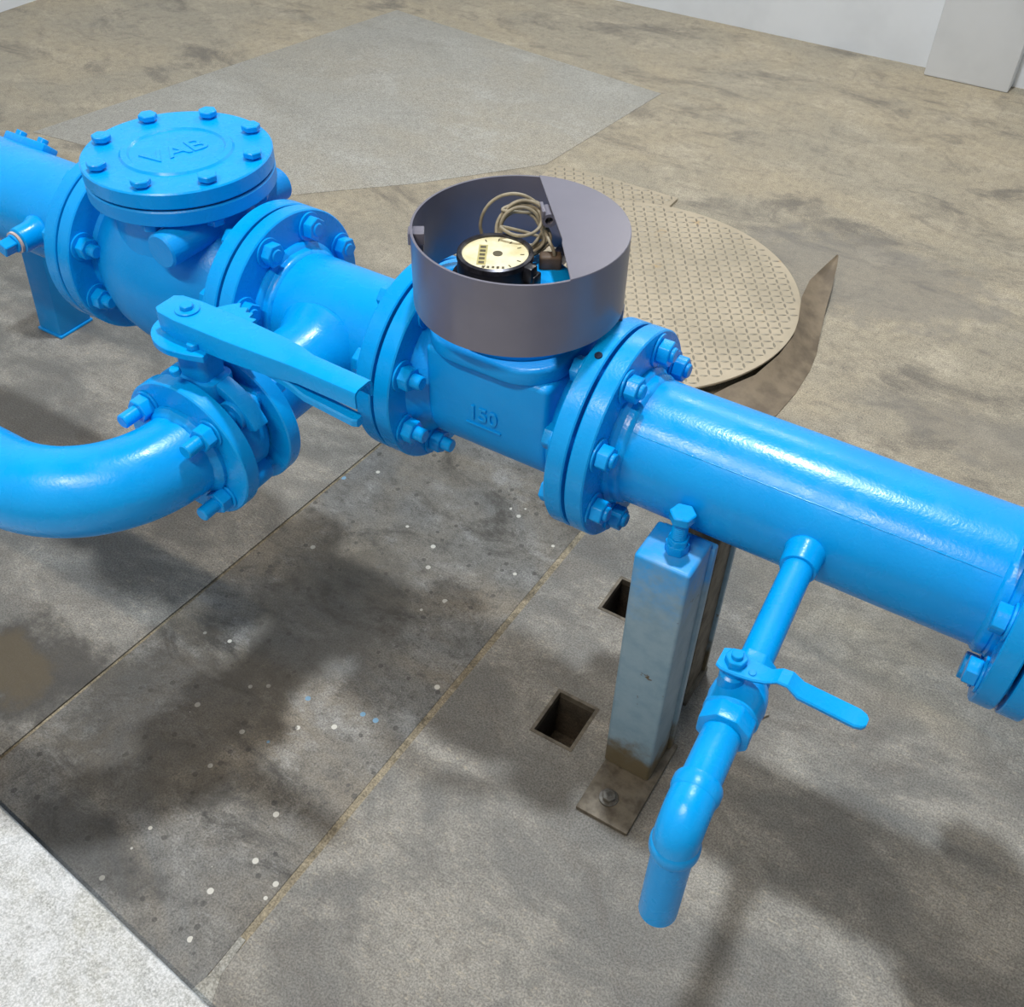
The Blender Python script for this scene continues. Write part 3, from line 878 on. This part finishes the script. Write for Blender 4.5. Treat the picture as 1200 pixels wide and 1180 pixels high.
# ------------------------------------------------------------------ supports
PX0, PX1, PY0, PY1, PZ = 252, 328, -135, -63, -62
st = thing('support_post', 'square post of patchy blue paint with jack bolt', 'post', (290, -110, H0), 'pipe support posts')
bm = box(NB(), (PX0, PY0, H0 + 8), (PX1, PY1, PZ), 5, None, 3)
part('post_tube', bm, POST, st)
part('back_strip', box(NB(), (PX0 + 4, PY1 - 1, H0 + 8), (PX1 + 5, PY1 + 12, PZ - 12), 3), POST, st)
bp = part('base_plate', box(NB(), (254, -228, H0), (340, -48, H0 + 8), 1.5), STEEL, st, 'rusty steel base plate')
bm = NB()
lathe(bm, disc_prof(15, H0 + 8, H0 + 11, 0.5), (290, -190, 0), (0, 0, 1), 24)
prism(bm, ngon(6, 11), H0 + 10, H0 + 19, frame((290, -190, 0), (0, 0, 1)), 1, 1)
part('anchor_bolt', bm, GALV, bp, 'worn anchor bolt')
bm = NB()
jx, jy = 294, -101
prism(bm, ngon(6, 15.5, 0.2), PZ, PZ + 15, frame((jx, jy, 0), (0, 0, 1)), 1, 1)
prism(bm, ngon(6, 14, 0.6), PZ + 14, PZ + 24, frame((jx, jy, 0), (0, 0, 1)), 1, 1)
lathe(bm, [(0, PZ)] + [(9.0 if k % 2 else 10.2, PZ + 22 + 1.6 * k) for k in range(20)] + [(0, PZ + 54)], (jx, jy, 0), (0, 0, 1), 18)
prism(bm, ngon(6, 17, 0.25), PZ + 53, PZ + 66, frame((jx, jy, 0), (0, 0, 1)), 1.5, 1)
part('jack_bolt', bm, BLUE, st, 'upright blue jack bolt')
fp = thing('support_post', 'dark steel post standing under the far side of the pipe', 'post', (275, 75, H0), 'pipe support posts')
bm = NB()
prism(bm, [(236, 40), (311, 40), (311, 112), (236, 112)], H0 + 8, -98, None, 3, 2)
part('post_tube', bm, STEEL, fp)
part('edge_strip', box(NB(), (303, 106, H0 + 8), (317, 116, -100), 2), POST, fp)
part('base_plate', box(NB(), (232, 30, H0), (318, 120, H0 + 8), 1.5), STEEL, fp)
lq = thing('support_post', 'blue square post behind the left pipe and flange', 'post', (-1393, 235, H0), 'pipe support posts')
bm = NB()
box(bm, (-1430, 190, H0 + 6), (-1356, 280, -110), 4)
for v in bm.verts:
    v.co.x += 0.10 * (v.co.z - H0)
    v.co.y += 0.03 * (v.co.z - H0)
part('post_tube', bm, BLUE_FLAT, lq)
part('base_plate', box(NB(), (-1433, 187, H0), (-1353, 283, H0 + 7), 2), BLUE_FLAT, lq)

# ------------------------------------------------------------------ tread plates and bent sheet
PC, PR, PT = (-331, 1068), 434, H0 + 40
tp = thing('tread_plate_cover', 'round dusty tread plate cover lying behind the grey guard', 'cover plate', (PC[0], PC[1], H0))
part('plate_disc', lathe(NB(), disc_prof(PR, PT - 6, PT, 1.0), (PC[0], PC[1], 0), (0, 0, 1), 128), TREAD, tp)
part('cover_ring', lathe(NB(), [(PR - 45, H0), (PR - 38, H0), (PR - 38, PT - 5), (PR - 45, PT - 5)], (PC[0], PC[1], 0), (0, 0, 1), 96, closed=True), STEEL, tp)
TC, TS = math.cos(math.radians(-14)), math.sin(math.radians(-14))
def treads(inside, z, pitch=22.0, box_=(0, 0, 0, 0)):
    bm = NB()
    x0, y0, x1, y1 = box_
    nx, ny = int((x1 - x0) / pitch), int((y1 - y0) / pitch)
    for i in range(nx + 1):
        for k in range(ny + 1):
            px, py = (i - nx / 2) * pitch, (k - ny / 2) * pitch
            x, y = (x0 + x1) / 2 + px * TC - py * TS, (y0 + y1) / 2 + px * TS + py * TC
            if not inside(x, y):
                continue
            a = math.radians(31 if (i + k) % 2 else 121)
            ca, sa = math.cos(a), math.sin(a)
            lo = [(-10.5, 0), (-4, -2.7), (4, -2.7), (10.5, 0), (4, 2.7), (-4, 2.7)]
            v0 = [bm.verts.new((x + p[0] * ca - p[1] * sa, y + p[0] * sa + p[1] * ca, z)) for p in lo]
            v1 = [bm.verts.new((x + p[0] * ca * 0.75 - p[1] * sa * 0.5, y + p[0] * sa * 0.75 + p[1] * ca * 0.5, z + 1.5)) for p in lo]
            for q in range(6):
                bm.faces.new((v0[q], v0[(q + 1) % 6], v1[(q + 1) % 6], v1[q]))
            bm.faces.new(v1)
    return bm
part('tread_bars', treads(lambda x, y: (x - PC[0]) ** 2 + (y - PC[1]) ** 2 < (PR - 14) ** 2, PT, 19.5, (PC[0] - PR, PC[1] - PR, PC[0] + PR, PC[1] + PR)), BARS, tp, 'raised tread pattern', kind='stuff', ang=80)
tq = thing('tread_plate_sheet', 'square tread plate sheet showing beyond the round cover', 'cover plate', (-620, 1350, H0))
part('plate_sheet', box(NB(), (-830, 1000, H0), (-430, 1612, H0 + 9), 1), TREAD, tq)
part('tread_bars', treads(lambda x, y: -820 < x < -440 and 1010 < y < 1602, H0 + 9, 19.5, (-1000, 850, -260, 1760)), BARS, tq, 'raised tread pattern', kind='stuff', ang=80)
S = [((25, 800, -522), (120, 740, -536)), ((50, 850, -516), (168, 830, -537)), ((84, 905, -508), (176, 930, -538)), ((103, 1000, -502), (174, 1030, -538)), ((106, 1080, -498), (164, 1105, -537)), ((93, 1150, -496), (150, 1160, -530)),
     ((67, 1240, -490), (128, 1255, -512)), ((60, 1310, -482), (112, 1340, -492)), ((72, 1390, -474), (96, 1410, -476)), ((82, 1449, -469), (85, 1450, -469))]
bm = NB()
rows = []
for a, b in S:
    a, b = Vector(a), Vector(b)
    rows.append([a.lerp(b, k / 4) + Vector((0, 0, -5 * math.sin(PI * k / 4))) for k in range(5)])
dn = Vector((0, 0, -2.5))
top = [[bm.verts.new(p) for p in rw] for rw in rows]
bot = [[bm.verts.new(p + dn) for p in rw] for rw in rows]
for i in range(len(rows) - 1):
    for k in range(4):
        bm.faces.new((top[i][k], top[i][k + 1], top[i + 1][k + 1], top[i + 1][k]))
        bm.faces.new((bot[i][k + 1], bot[i][k], bot[i + 1][k], bot[i + 1][k + 1]))
    for k in (0, 4):
        bm.faces.new((top[i][k], top[i + 1][k], bot[i + 1][k], bot[i][k]))
for i in (0, len(rows) - 1):
    for k in range(4):
        bm.faces.new((top[i][k], bot[i][k], bot[i][k + 1], top[i][k + 1]))
bs = part('bent_sheet', bm, SHEET, base=(130, 1000, H0))
tag(bs, 'bent brown metal sheet with pointed tip beside the round tread plate', 'metal sheet')
wr = part('crack_strand', sweep(NB(), spline([(403, -2, H0 + 1.5), (412, 30, H0 + 1.5), (424, 60, H0 + 1.5), (441, 86, H0 + 1.5)], 6), 1.3, 6), STEEL, base=(420, 40, H0))  # raised strand added in place of a dark crack line in the floor
tag(wr, 'short thin strand standing in for a floor crack beside the drain valve', 'wire')
